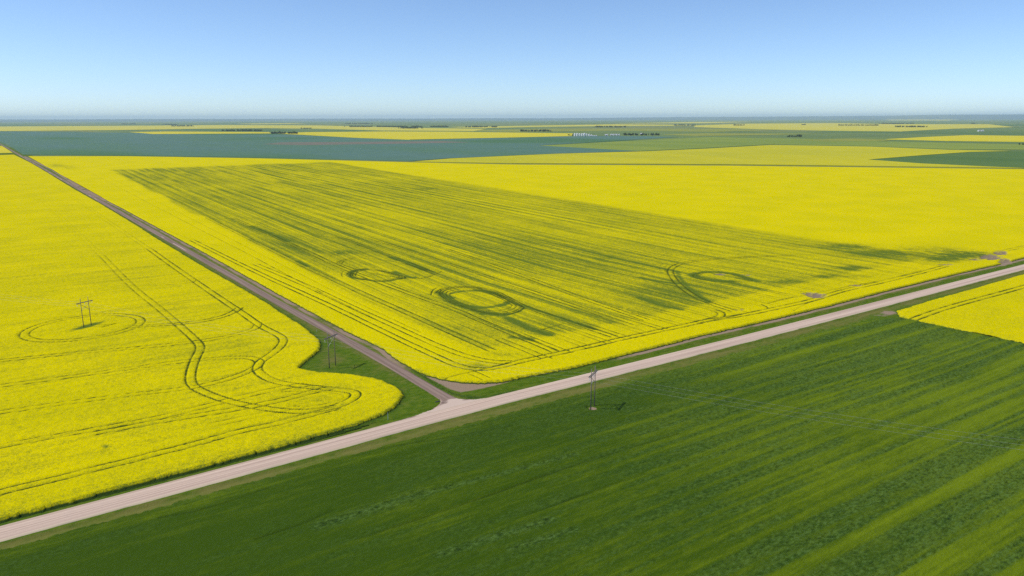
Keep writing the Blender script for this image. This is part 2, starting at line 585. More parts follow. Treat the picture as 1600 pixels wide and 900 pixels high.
def canola_mesh(name, ga, gb, poly, bloom_fn, px_lines, soil_fn, mat, seed, extra_ab=(), green_lines=()):
    A, B = np.meshgrid(ga, gb)
    sd, rise, near = stand(A, B, poly, 1.15, seed)
    tr = np.zeros(A.shape, np.float32)
    tracks_into(tr, ga, gb, px_lines)
    for p, w, amp in extra_ab:
        stamp(tr, ga, gb, p, w, amp)
    wear = 0.38 + 1.1 * fbm(A / 6, B / 9, seed + 5, 3)
    tr = np.clip(tr * wear, 0, 1)
    gr = np.zeros(A.shape, np.float32)
    for pts, w, amp in green_lines:
        stamp(gr, ga, gb, smooth_line(abl(pts, Z_TOP)), w, amp)
    gr *= 0.35 + 1.1 * fbm(A / 3.5, B / 5, seed + 8, 3)
    soil = np.clip(soil_fn(A, B), 0, 1)
    bl = np.clip(bloom_fn(A, B) - gr * 0.95 - 0.45 * sstep(2.2, 0.0, sd) * (0.3 + fbm(A / 1.3, B / 1.3, seed + 9, 2)), 0, 1.1)
    cell = np.clip(near * 0.002, 0.5, 4)
    hn = fbm(A / 1.1, B / 1.1, seed + 2, 2) - 0.5
    Z = rise * (1.12 + 0.26 * hn * np.clip(600 / near, 0.35, 1) + 0.12 * (fbm(A / 14, B / 14, seed + 3, 2) - 0.5) - 0.22 * (1 - np.clip(bl, 0, 1)))
    Z = Z * (1 - 0.62 * tr) * (1 - 0.95 * sstep(0.3, 0.8, soil)) - 0.12 * (1 - rise)
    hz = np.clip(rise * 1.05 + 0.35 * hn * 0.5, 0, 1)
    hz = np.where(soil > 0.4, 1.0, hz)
    bl = bl + 0.25 * hn
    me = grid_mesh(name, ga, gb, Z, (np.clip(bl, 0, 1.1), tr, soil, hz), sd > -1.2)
    return new_obj(name, me, mat, survey=True)


def unrow(a, b):
    """row coordinate of the middle field: its seed rows fan out slightly away from the gravel road"""
    k = 0.04 * np.maximum(0, b - 180)
    return (a - k) / (1 + k / 300)


def row_line(a0, b0, b1):
    b = np.linspace(b0, b1, 60)
    k = 0.04 * np.maximum(0, b - 180)
    a = a0 + k * (1 + a0 / 300) * np.clip(a0 / 45, 0.15, 1) + 1.0 * (vnoise(b / 90, np.full_like(b, a0 * 0.37), 71) - 0.5)
    return np.stack([a, b], 1)


def m_bloom(A, B):
    a0 = unrow(A, B)
    lim = 37 + 6 * (vnoise(B / 60, B * 0, 80) - 0.5)
    inner = sstep(lim - 5, lim + 5, a0) * sstep(444, 426, a0 + 8 * (vnoise(B / 120, B * 0, 81) - 0.5))
    inner *= (0.35 * sstep(26, 44, B) + 0.65 * sstep(50, 58, B + 3 * (vnoise(A / 20, A * 0, 82) - 0.5))) * sstep(1560, 1480, B + 40 * (vnoise(A / 60, A * 0, 83) - 0.5))
    low = fbm(A / 55, B / 110, 84, 3)
    s1 = vnoise(a0 / 2.1, B / 260, 86)
    s2 = vnoise(a0 / 7.5, B / 420, 88)
    s3 = vnoise(a0 / 0.9, B / 170, 94)
    g = 0.25 + 0.30 * (low - 0.45) + 0.30 * (s1 - 0.45) + 0.16 * (s2 - 0.45) + 0.22 * (s3 - 0.5) + 0.22 * (fbm(A / 4, B / 9, 96, 3) - 0.5)
    # seeding passes, one every 12.3 m: a thin green band with a wheel mark on either side
    kk = np.round((a0 - 67) / 12.3)
    dd = a0 - 67 - kk * 12.3 + 0.8 * (vnoise(B / 70, kk * 0.61, 78) - 0.5)
    cell = np.clip(np.hypot(A - CAM_AB[0], B - CAM_AB[1]) * 0.0016, 0.4, 4)
    st = 0.25 + 1.0 * vnoise(B / 75, kk * 1.37 + 5, 79) * (0.55 + 0.9 * vnoise(kk * 2.3, kk * 0 + .5, 77))
    wb, wt = np.maximum(1.5, cell), np.maximum(0.45, cell * 0.8)
    d2 = np.abs(np.abs(dd) - 6.15)
    g = g + 0.20 * st * np.exp(-(d2 / np.maximum(0.9, cell * 0.8)) ** 2) * (0.4 + vnoise(B / 50, kk * 0.9, 74))
    g = g + 0.27 * st * np.exp(-(dd / wb) ** 2) + 0.42 * st * (0.45 / wt) ** 0.5 * (np.exp(-((dd - 1.9) / wt) ** 2) + np.exp(-((dd + 1.9) / wt) ** 2))
    for c, rx, ry, s in (((450, 372), 95, 30, .34), ((560, 385), 120, 22, .16), ((760, 515), 85, 26, .34), ((690, 480), 70, 16, .2), ((770, 380), 120, 26, .26), ((880, 420), 130, 30, .22),
                         ((1010, 470), 90, 26, .34), ((1110, 452), 95, 17, .40), ((1150, 438), 45, 8, .3), ((860, 510), 70, 18, .22), ((330, 300), 80, 30, .12), ((1000, 400), 120, 22, .18), ((560, 300), 140, 18, .12)):
        g = g + 0.62 * s * blob(A, B, c, rx, ry) * (0.3 + 1.4 * vnoise(a0 / 3.1, B / 60, 98))
    out = 1.0 - inner * np.clip(g, 0, 0.95)
    for c, rx, ry, s in (((1325, 386), 45, 4.5, .6), ((1380, 398), 55, 6, .55), ((1450, 392), 55, 8, .45), ((1490, 402), 38, 8, .85), ((1520, 400), 40, 5, .75), ((1468, 407), 22, 3, .7),
                         ((1330, 421), 28, 3.5, .6), ((1320, 434), 40, 3, .35), ((1225, 443), 26, 3, .6), ((1285, 434), 22, 3, .3), ((88, 259), 13, 3, .5), ((110, 262), 14, 3, .3), ((665, 296), 18, 2, .3),
                         ((790, 557), 25, 3, .3), ((745, 576), 40, 6, .45), ((540, 396), 18, 3, .5)):
        out = out - 0.8 * s * blob(A, B, c, rx, ry) * (0.05 + 1.9 * fbm(a0 / 1.6, B / 5, 99, 3))
    head = sstep(58, 40, B) * (0.10 * fbm(A / 6, B / 3, 90, 3))
    return out - head + 0.03


def m_soil(A, B):
    s = 0 * A
    for c, rx, ry, v in (((1275, 464), 15, 4, 1.3), ((1262, 461), 14, 2.5, .7), ((1338, 448), 16, 1.6, .9), ((1548, 404), 18, 4.5, 1.2), ((1563, 397), 12, 4, 1.1), ((1525, 407), 18, 3, .75), ((1477, 415.5), 14, 1.6, .9),
                         ((1570, 410), 12, 5, 1.2), ((1125, 430.5), 11, 1.6, 1.1), ((1155, 486.5), 10, 1.4, .7), ((1165, 432), 12, 2, .6)):
        s = np.maximum(s, v * blob(A, B, c, rx, ry))
    return s * (0.2 + 1.35 * fbm(A / 3.5, B / 2.2, 92, 3))


M_TRACKS = [  # headland lanes round the corner and along the gravel road
    ([(300, 375), (400, 425), (480, 461), (530, 484), (620, 528), (680, 556), (715, 572), (750, 578), (783, 573), (815, 564), (860, 555), (900, 546), (1000, 523), (1060, 511), (1112, 499), (1127, 494), (1127, 488), (1115, 485)], True, 1.0),
    ([(400, 413), (480, 446), (551, 480), (620, 511), (680, 538.5), (725, 556), (770, 566), (800, 566)], True, .8), ([(692, 592), (740, 580), (790, 569)], False, .7), ([(735, 581), (760, 592)], True, .6),
    ([(1125, 499), (1165, 489.5), (1188, 484.5), (1200, 483), (1199, 479.5), (1190, 476)], False, .9), ([(1090, 503), (1165, 492), (1230, 478), (1275, 468), (1312, 455), (1350, 447), (1395, 437), (1440, 426), (1478, 415.5)], True, 1.0),
    ([(1200, 474), (1230, 466), (1268, 460), (1312, 450), (1350, 443.5), (1400, 433), (1440, 423)], False, .8), ([(1570, 392), (1600, 385.5), (1640, 376)], True, .7), ([(1240, 486), (1262, 473), (1285, 466)], False, .5),
    # sweeping turns
    ([(1240, 399), (1195, 400.5), (1142, 403), (1093, 406.5), (1060, 412.5), (1050, 418), (1046.5, 424), (1051, 433), (1060, 444), (1075, 456), (1093, 466.5), (1111, 474), (1128, 480), (1147, 486)], True, 1.0),
    ([(1440, 396), (1380, 394), (1300, 396), (1240, 399)], False, .6),
    ([(685.5, 457.5), (690, 453), (705, 449), (727.5, 448), (750, 450), (772.5, 455), (795, 466.5), (817, 478.5), (900, 505.5), (960, 526)], True, .95),
    ([(529.5, 412), (533, 408), (545, 405), (560, 402)], True, .8), ([(546, 429), (550, 424), (560, 421), (585, 419)], True, .7), ([(637, 433), (660, 436), (682, 428.5), (690, 424)], False, .8),
    ([(673, 461), (675, 454), (682, 450)], False, .8), ([(838, 516), (850, 514), (880, 506)], False, .7), ([(640, 297), (660, 293.5), (690, 299)], False, .7), ([(990, 344), (1000, 341), (1040, 343), (1090, 353)], True, .7), ([(990, 344), (1030, 350), (1080, 354)], False, .7),
    ([(240, 351), (300, 375), (345, 385), (365, 385), (400, 383)], False, .5), ([(513, 398), (530, 397.5), (543, 395.5)], True, .8), ([(80, 258), (95, 258), (108, 264)], False, .9),
    # traced spray lanes
    ([(363, 340), (480, 392.5), (529.5, 416.5), (592.5, 440.5), (645, 460), (720, 487), (744, 498), (825, 531), (867, 549)], True, 1.0),
    ([(324, 340), (405, 380.5), (480, 418), (560, 455), (640, 490), (720, 526), (770, 548)], True, .75),
    ([(529.5, 370), (612, 400), (682, 428)], True, 1.0), ([(573, 370), (720, 418), (735, 423), (900, 478.5), (985, 508)], True, .85), ([(700, 390), (787.5, 420), (900, 462), (1010, 500)], True, .8)]
def loops(pts, scales, amp):
    p = np.array(pts, float)
    c = p.mean(0)
    return [([tuple(q) for q in c + (np.vstack([p, p[:2]]) - c) * k], False, amp * (1 if k == 1 else .8)) for k in scales]


RING_1 = [(546, 430), (552, 422), (575, 419.5), (600, 423), (622, 429), (637, 433), (620, 437.5), (595, 440), (570, 437.5), (552, 434)]
RING_1B = [(529, 412), (533, 407), (555, 402), (590, 404), (640, 413), (672, 423), (682, 428.5), (665, 435), (640, 436), (600, 431), (560, 422)]
RING_2 = [(685.5, 457.5), (690, 453), (705, 449), (727, 448), (750, 450), (772, 455), (795, 466), (817, 478), (819, 482), (805, 489), (785, 492), (755, 489), (727, 480), (705, 473), (694, 466)]
RING_3 = [(1081, 430.5), (1090, 426), (1112, 424), (1135, 426), (1157, 430), (1180, 438), (1165, 441), (1140, 441), (1112, 439.5), (1090, 435)]
M_TRACKS += loops(RING_1, (1, .9, .8), .95) + loops(RING_1B, (1, .95), .6) + loops(RING_2, (1, .93, .84, .74), .95) + loops(RING_3, (1, .88, .78), .8)
M_TRACKS += [([(1036, 424), (1034, 418), (1040, 412)], True, .5), ([(535, 432), (533, 428), (538, 422)], False, .5)]
M_GREEN = [([(546, 430), (552, 434.5), (570, 437), (592.5, 440), (607.5, 439), (630, 434.5), (637, 433)], 1.7, .75), ([(612, 402), (640, 411), (665, 421)], 2.2, .9), ([(615, 425), (637, 433), (648, 434)], 2.0, .9),
           ([(546, 429), (548, 426), (555, 422), (570, 421)], 1.9, .9), ([(685.5, 457.5), (694.5, 466.5), (705, 472.5), (727.5, 480), (750, 487.5), (772.5, 490.5), (790.5, 490.5)], 2.1, .7), ([(687, 456), (696, 462), (705, 466)], 2.4, .75),
           ([(742, 454), (760, 455), (772.5, 458)], 2.4, 1.0), ([(790.5, 493), (810, 487.5), (819, 481.5)], 1.3, .7), ([(705, 459), (720, 455), (742.5, 455)], 1.4, .8), ([(702, 468), (727.5, 478.5), (756, 481.5), (787.5, 477), (793.5, 472.5)], 1.9, .9),
           ([(757, 490), (775, 492), (790, 491)], 2.4, 1.0), ([(795, 498), (815, 508), (840, 518), (858, 523)], 2.2, .95), ([(800, 527), (830, 530)], 1.8, .8), ([(1081, 430.5), (1090, 426), (1112.5, 424.5), (1135, 426), (1157.5, 430.5), (1172.5, 436.5), (1183, 439)], 2.3, 1.0),
           ([(1081, 430.5), (1090, 435), (1112.5, 439), (1142.5, 439.5)], 2.4, .8), ([(1057, 424), (1064, 437), (1075, 450), (1093, 462), (1108, 472)], 1.5, .55), ([(1000, 434), (1030, 440), (1058, 443)], 1.8, .8), ([(1000, 466), (1035, 478), (1065, 484)], 1.9, .8),
           ([(465, 408), (480, 416)], 1.8, .6), ([(393, 353.5), (420, 364), (450, 377)], 2.8, .7), ([(795, 471), (830, 482), (880, 499), (930, 515)], 1.5, .9)]
m_extra = [(row_line(a0, 95, 1500), 0.4, amp) for a0, amp in ((24, .5), (31, .4), (38, .35))]
for k in range(-1, 30):
    a0 = 67 + 12.3 * k
    for o in (-1.9, 1.9):
        m_extra.append((row_line(a0 + o, 26 + 10 * float(vnoise(np.array(k * 1.7), np.array(o), 75)), 64), 0.36, 0.35 + 0.5 * float(vnoise(np.array(k * 2.9), np.array(.3), 76))))
m_extra += [(row_line(428, 62, 1500), 0.5, .7), (row_line(432, 62, 1500), 0.5, .5)]
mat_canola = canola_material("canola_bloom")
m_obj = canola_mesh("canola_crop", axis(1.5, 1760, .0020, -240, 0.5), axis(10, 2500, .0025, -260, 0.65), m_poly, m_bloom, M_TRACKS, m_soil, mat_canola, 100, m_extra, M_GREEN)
tag(m_obj, "wide yellow canola crop with green streaks and sweeping wheel rings between the two roads", "crop", "canola crops", "stuff")

T_PX = [((130.7, 513.5), (143.6, 511.3)), ((514.3, 575.2), (525.0, 571.8)), ((922.5, 642.0), (929.2, 636.0))]
TOWER = [(ab(*p) + ab(*q)) / 2 for p, q in T_PX]


def l_bloom(A, B):
    out = 0.97 + 0.10 * sstep(250, 900, B) - 0.26 * (fbm(A / 24, B / 10, 110, 3) - 0.2) - 0.16 * (vnoise(A / 70, B / 1.6, 116) - 0.3) - 0.10 * sstep(0.55, 0.8, vnoise(A / 60, B / 2.6, 112))
    t = TOWER[0]
    u = ab(153, 508) - ab(117, 518)
    u /= np.linalg.norm(u)
    s, v = (A - t[0]) * u[0] + (B - t[1]) * u[1], -(A - t[0]) * u[1] + (B - t[1]) * u[0]
    out = out - 1.7 * np.exp(-(s / 6.5) ** 2 - (v / 2.1) ** 2)
    out = out - 0.7 * blob(A, B, (166, 702), 5, 2.2)
    for c, rx, ry, w in (((500, 628), 30, 5, .22), ((520, 610), 40, 4, .25), ((275, 480), 30, 10, .12), ((380, 545), 20, 12, .12), ((345, 605), 30, 6, .14), ((590, 620), 20, 6, .12)):
        out = out - w * blob(A, B, c, rx, ry) * (0.3 + 1.4 * fbm(A / 2, B / 2, 114, 2))
    return out


def l_soil(A, B):
    return 0 * A


_c = TOWER[0] + np.array([-1.5, -1.0])
L_CIRC = []
for r_, a_ in ((23.0, .6), (27.0, .62)):
    th = np.linspace(0, 2 * math.pi, 60)
    L_CIRC.append((np.stack([_c[0] + r_ * np.cos(th), _c[1] + (r_ * 0.93) * np.sin(th)], 1), 0.45, a_))
L_TRACKS = [
    ([(20, 246), (33, 253), (52, 269.5), (93, 294), (127.5, 316), (169.5, 346), (240, 393.5)], True, .45),
    ([(232, 388), (240, 393.5), (265.5, 412), (306, 440), (342.5, 465), (376, 487), (408, 510), (428, 519.5), (441, 527), (443.5, 533), (437, 543), (422, 555), (409, 563), (402, 571), (402, 580), (417, 591.5), (440, 598.8),
      (470, 603), (500, 606), (537, 609.5), (553, 612), (557, 617), (551, 623.5), (530, 634), (500, 641), (470, 643.5), (440, 641.5), (410, 637.5), (380, 632), (350, 625), (320, 613.5), (303, 604.5), (297, 595), (298.5, 579), (305, 560), (313, 546), (312, 537.5), (296, 522)], True, .82),
    ([(304, 530), (290, 517), (250, 482), (207, 449), (160, 400)], True, .6), ([(163, 403), (105, 346), (55, 303), (37, 290)], True, .3),
    ([(-20, 546), (20, 535), (46, 528)], True, .5), ([(212, 501), (300, 494), (372, 487), (376, 483)], True, .35), ([(200, 511), (300, 505), (345, 496), (365, 488), (374, 481)], True, .95), ([(-40, 568), (100, 553), (200, 545), (300, 535), (350, 527), (380, 520), (400, 513), (403, 507)], True, .8),
    ([(-40, 608), (100, 590), (200, 576), (290, 564), (350, 559), (385, 558), (402, 561), (407, 567), (398, 576), (370, 588), (340, 597), (300, 606), (200, 617), (100, 630), (-40, 650)], True, .72),
    ([(-40, 708), (0, 697), (100, 679), (200, 662), (260, 650), (320, 635), (400, 615), (440, 606), (480, 601)], True, .65), ([(150, 676), (240, 660), (290, 652), (384, 637), (440, 625), (470, 617), (500, 609), (520, 606)], True, .75), ([(440, 612), (490, 611), (525, 614), (540, 619), (530, 627), (495, 634), (460, 635)], False, .5), ([(330, 664), (400, 650), (470, 634), (520, 626)], True, .4),
    ([(-40, 782), (0, 769), (100, 745), (200, 720), (300, 695), (365, 676), (440, 660), (485, 648), (530, 636)], True, .8), ([(560, 608), (626, 610)], True, .25),
    ([(308, 437), (303, 441), (290, 442.5), (240, 447)], False, .7), ([(267, 410.5), (255, 414), (235, 417)], False, .6), ([(0, 440), (140, 430), (240, 424)], False, .15)]
l_obj = canola_mesh("canola_crop", axis(-292, 4, .0019, -60, 0.52), axis(4, 2460, .0025, -270, 0.62), l_poly, l_bloom, L_TRACKS, l_soil, mat_canola, 130, L_CIRC)
tag(l_obj, "yellow canola crop with a rounded tip left of the brown dirt road", "crop", "canola crops", "stuff")

R_TRACKS = [([(1425, 500), (1460, 487), (1500, 475), (1547, 462.5), (1600, 448), (1660, 432)], True, 1.0), ([(1480, 489), (1600, 513), (1640, 521)], False, .35)]
r_obj = canola_mesh("canola_crop", axis(243, 700, .0020, -160, 0.6), axis(-200, -8, .0025, -270, 0.55), r_poly, lambda A, B: 1.02 - 0.22 * fbm(A / 20, B / 8, 150, 3), R_TRACKS, l_soil, mat_canola, 160)
tag(r_obj, "corner of yellow canola crop beside the green wheat below the gravel road", "crop", "canola crops", "stuff")


# ------------------------------------------------------------------ the green wheat in the foreground
def wheat():
    ga, gb = axis(-230, 250, .0016, -100, 0.55), axis(-212, -7, 0.0, 0, 0.5)
    A, B = np.meshgrid(ga, gb)
    sd, rise, near = stand(A, B, w_poly, 0.7, 200, 1.0)
    warp = B + 4.5 * (vnoise(A / 90, B / 60, 201) - 0.5) + 0.02 * A
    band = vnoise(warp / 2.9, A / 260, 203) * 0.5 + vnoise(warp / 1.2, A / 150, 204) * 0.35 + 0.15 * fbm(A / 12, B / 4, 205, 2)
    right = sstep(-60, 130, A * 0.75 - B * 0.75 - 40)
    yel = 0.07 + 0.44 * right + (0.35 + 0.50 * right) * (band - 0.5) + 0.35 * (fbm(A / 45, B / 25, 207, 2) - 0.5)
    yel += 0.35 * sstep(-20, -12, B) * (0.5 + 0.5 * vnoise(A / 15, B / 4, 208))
    lodge = sstep(0.60, 0.44, band + 0.25 * (fbm(A / 18, B / 5, 214, 3) - 0.5)) * (0.25 + 0.65 * right) * sstep(0.35, 0.55, fbm(A / 30, B / 10, 209, 2) + 0.25 * right)
    for p, q, w in (((500, 824), (665, 773), 2.3), ((665, 773), (900, 712), 1.2), ((690, 868), (860, 815), 1.8), ((800, 860), (900, 830), 1.4), ((1000, 680), (1130, 640), 1.3)):
        p, q = ab(*p), ab(*q)
        lodge = np.maximum(lodge, np.exp(-(seg_dist(A, B, p, q) / w) ** 2))
    tr = np.zeros(A.shape, np.float32)
    for pts in ([(560, 845), (720, 793), (900, 728), (1060, 680)], [(250, 812), (330, 797), (420, 765)], [(400, 845), (470, 823), (520, 800)], [(600, 702), (720, 683), (800, 668)], [(830, 805), (900, 780), (1010, 742)]):
        stamp(tr, ga, gb, smooth_line(abl(pts)), 0.35, 0.8)
    tr *= 0.3 + vnoise(A / 14, B / 6, 211)
    hn = fbm(A / 1.0, B / 0.8, 212, 2) - 0.5
    Z = rise * (0.62 + hn * (0.10 + 0.60 * lodge) - 0.10 * lodge) * (1 - 0.5 * tr) - 0.15 * (1 - rise)
    t = TOWER[2]
    bare = np.exp(-((A - t[0]) ** 2 + (B - t[1]) ** 2) / 2.2 ** 2)
    Z = Z * (1 - sstep(0.25, 0.6, bare + 0.5 * (fbm(A, B, 216, 2) - 0.5))) - 0.1 * sstep(0.25, 0.6, bare)
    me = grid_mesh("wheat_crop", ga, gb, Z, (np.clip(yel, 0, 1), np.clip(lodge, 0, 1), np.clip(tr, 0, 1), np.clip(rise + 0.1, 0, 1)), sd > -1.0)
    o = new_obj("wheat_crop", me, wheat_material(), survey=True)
    tag(o, "dark green wheat crop filling the foreground below the gravel road", "crop", kind="stuff")


wheat()


# ------------------------------------------------------------------ roads and verges
def px_poly_soft(A, B, pts, soft=1.0):
    return sstep(-soft, soft, signed_dist(A, B, abl(pts)))


SOIL_TRI = [(655, 583), (668, 588), (690, 594.5), (730, 600), (800, 596), (775, 602), (745, 609), (720, 613.5), (705, 609), (690, 602), (675, 594)]


def verge(name, ga, gb, seed, label):
    A, B = np.meshgrid(ga, gb)
    sm = signed_dist(A, B, m_poly)
    sl = signed_dist(A, B, l_poly)
    fl = signed_dist(A, B, FLARE)
    n = fbm(A / 3, B / 3, seed, 3)
    ns = fbm(A / 14, B / 14, seed + 3, 2)
    Bc = B - road_shift(A)
    main = sstep(14.5, 13.0, np.abs(B))
    strip = sstep(-3.2 - 1.2 * (ns - 0.5), -2.0, sm) * (0.9 * sstep(60, 110, A) + 0.9 * sstep(40, 75, B) * sstep(8.9, 7.6, np.abs(A)) + 0.15)
    soil = strip * (0.55 + 0.9 * (ns - 0.3))
    soil = np.maximum(soil, 1.05 * px_poly_soft(A, B, SOIL_TRI, 1.2) * (0.6 + 0.6 * n))
    for c, rx, ry, v in (((1388, 489), 14, 3.2, 1.0), ((1378, 493), 20, 2.5, .5), ((1572, 409.5), 16, 3.5, 1.2), ((1565, 414), 8, 2, 1.0), ((926, 639.5), 6, 4, 1.2), ((1200, 505), 20, 2, .2)):
        soil = np.maximum(soil, v * blob(A, B, c, rx, ry) * (0.6 + 0.8 * n))
    dry = 0.17 + 0.65 * (fbm(A / 9, B / 4, seed + 6, 3) - 0.35)
    dry = dry + 0.42 * sstep(-4.5, -6.0, Bc) * sstep(-16, -8, B) + 0.35 * sstep(300, 100, np.abs(A - 350)) * sstep(6, 11, B) * main
    dc = dirt_centre(np.maximum(B, 8))
    dry = dry + 0.40 * sstep(7.5, 3.0, np.abs(A - dc)) * sstep(30, 60, B)
    dry += 0.35 * blob(A, B, (517, 560), 20, 10)
    rank = sstep(-1.6, -0.2, sm) * 0.7 + sstep(-1.6, -0.2, sl) * 0.8
    for pts in ([(640, 575), (665, 593), (690, 609), (705, 617)], [(706, 617), (725, 622), (760, 621), (800, 611)]):
        p = smooth_line(abl(pts))
        for i in range(len(p) - 1):
            rank = np.maximum(rank, 0.9 * np.exp(-(seg_dist(A, B, p[i] + [0.6, .4], p[i + 1] + [0.6, .4]) / 1.1) ** 2))
    ditch = -0.42 * np.exp(-((np.abs(Bc) - 7.0) / 1.4) ** 2) * (np.abs(Bc) < 12)
    Z = 0.02 + ditch + (0.10 + 0.25 * rank) * (fbm(A / 0.9, B / 0.9, seed + 9, 2)) * (1 - np.clip(soil, 0, 1))
    road = sstep(5.2, 4.0, np.abs(Bc))
    Z = Z * (1 - road) - 0.12 * road
    Z = np.where(fl > -0.6, np.minimum(Z, -0.1 * sstep(-0.6, 0.3, fl) + Z * (1 - sstep(-0.6, 0.3, fl))), Z)
    on = sstep(3.2, 2.2, np.abs(A - dc)) * (B > 8)
    Z = Z * (1 - on) - 0.15 * on
    under = np.maximum(sm, sl) > 4
    me = grid_mesh(name, ga, gb, Z, (np.clip(soil, 0, 1), np.clip(dry, 0, 1), np.clip(rank, 0, 1), Z * 0 + 1), ~under)
    tag(new_obj(name, me, mat_verge, survey=True), label, kind="structure")


mat_verge = verge_material()
verge("grass_verge", axis(-240, 1300, .0019, -110, 0.5), axis(-28, 24.0001, 0, 0, 0.4), 300, "grass verge and ditches along both sides of the gravel road")
verge("grass_verge", axis(-62, 16, 0, 0, 0.45), axis(24.0, 3200, .003, -180, 0.6), 320, "grass verge along the brown dirt road and under the power pole")


def main_road():
    ga, gb = axis(-240, 1350, .0022, -110, 0.7), np.linspace(-4.35, 4.35, 19)
    A, B = np.meshgrid(ga, gb)
    edge = sstep(3.6, 4.35, np.abs(B))
    Z = 0.22 - 0.0045 * B ** 2 + 0.03 * (fbm(A / 2, B / 1.2, 400, 2) - 0.5) + 0.05 * np.exp(-((np.abs(B) - 3.8) / 0.25) ** 2) - 0.22 * sstep(4.1, 4.35, np.abs(B))
    me = grid_mesh("gravel_road", ga, gb + 0, Z, (B / 8.7 + 0.5, Z * 0, Z * 0, Z * 0 + 1), Z > -9)
    # wander of the road edge
    co = np.empty(len(me.vertices) * 3, np.float32)
    me.vertices.foreach_get("co", co)
    co = co.reshape(-1, 3)
    co[:, 1] += np.sign(co[:, 1]) * (np.abs(co[:, 1]) > 3.9) * 0.55 * (fbm(co[:, 0] / 6, np.sign(co[:, 1]) * 5.0, 404, 3) - 0.45)
    co[:, 1] += road_shift(co[:, 0])
    me.vertices.foreach_set("co", co.ravel())
    me.update()
    tag(new_obj("gravel_road", me, gravel_material(), survey=True), "pale pink gravel road crossing the picture", kind="structure")


main_road()


def dirt_road():
    mat = dirt_material()
    # the widened mouth where the dirt road meets the gravel
    g0, g1 = axis(FLARE[:, 0].min() - 1, FLARE[:, 0].max() + 1, 0, 0, 0.35), axis(2.5, 24, 0, 0, 0.35)
    A, B = np.meshgrid(g0, g1)
    sd = signed_dist(A, B, FLARE)
    pink = sstep(14.5, 7.5, B + 7 * (fbm(A / 3, B / 3, 420, 2) - 0.5) + 1.2 * np.abs(A + 2.2) ** 0.5 - 2)
    pink = np.maximum(pink, 0.42 * sstep(1.6, 0.2, sd) * sstep(20, 13, B))
    Z = 0.125 + 0.02 * (fbm(A / 1.5, B / 1.5, 421, 2) - 0.5) - 0.3 * sstep(0.35, -0.3, sd)
    Z = Z - 0.06 * sstep(4.6, 3.4, B)
    me = grid_mesh("road_mouth", g0, g1, Z, (pink, pink * 0, pink * 0, pink * 0 + 1), sd > -0.35)
    tag(new_obj("road_mouth", me, mat, survey=True), "flared gravel mouth where the dirt road joins", kind="structure")
    bs = axis(15.5, 5200, .004, -150, 0.8)
    us = np.linspace(-1, 1, 15)
    U, B = np.meshgrid(us, bs)
    half = np.interp(bs, [15, 25, 60, 1000, 5000], [3.1, 2.7, 2.6, 3.0, 3.6])[:, None] + 0.35 * (fbm(U * 2 + 9, B / 7, 430, 3) - 0.5)
    A = dirt_centre(B) + U * half
    Z = 0.13 - 0.07 * U ** 2 - 0.05 * np.exp(-((np.abs(U) - 0.42) / 0.16) ** 2) + 0.03 * (fbm(A, B / 2, 431, 2) - 0.5) - 0.16 * sstep(0.88, 1.0, np.abs(U))
    weed = 0.75 * sstep(0.72, 1.0, np.abs(U)) + 0.35 * np.exp(-(U / 0.16) ** 2) * sstep(40, 120, B) + 0.3 * sstep(500, 1500, B)
    pale = 0.75 * np.exp(-((U + 0.35) / 0.2) ** 2) * sstep(0.62, 0.75, fbm(B / 60 + 3, U * 0, 433, 2)) * sstep(150, 220, B) + 0.25 * sstep(22, 15, B)
    nb, na = U.shape
    me = grid_mesh("dirt_road", us, bs, Z, (pale, weed, weed * 0, weed * 0 + 1), Z > -9)
    co = np.stack([A.ravel(), B.ravel(), Z.ravel()], 1).astype(np.float32)
    me.vertices.foreach_set("co", co.ravel())
    me.update()
    tag(new_obj("dirt_road", me, mat, survey=True), "brown dirt road running straight away to the upper left", kind="structure")


dirt_road()

# ------------------------------------------------------------------ far fields
mat_flax = crop_material("blue_green_flax", (0.090, 0.178, 0.104), (0.098, 0.182, 0.146), 0.0025, c3=(0.070, 0.155, 0.065))
mat_green = crop_material("far_green_crop", (0.19, 0.255, 0.040), (0.25, 0.300, 0.045), 0.004)
mat_dgreen = crop_material("dark_green_crop", (0.080, 0.150, 0.035), (0.105, 0.175, 0.042), 0.004)
mat_olive = crop_material("olive_canola", (0.47, 0.435, 0.016), (0.55, 0.485, 0.010), 0.006)
mat_far_y = crop_material("far_canola", (0.64, 0.53, 0.010), (0.58, 0.50, 0.015), 0.004)
mat_pale = crop_material("pale_far_canola", (0.52, 0.47, 0.06), (0.60, 0.51, 0.04), 0.002)
mat_ol2 = crop_material("ripening_green_crop", (0.22, 0.245, 0.035), (0.30, 0.30, 0.045), 0.004)
mat_bare = crop_material("reddish_thin_crop", (0.20, 0.165, 0.125), (0.16, 0.165, 0.115), 0.004)

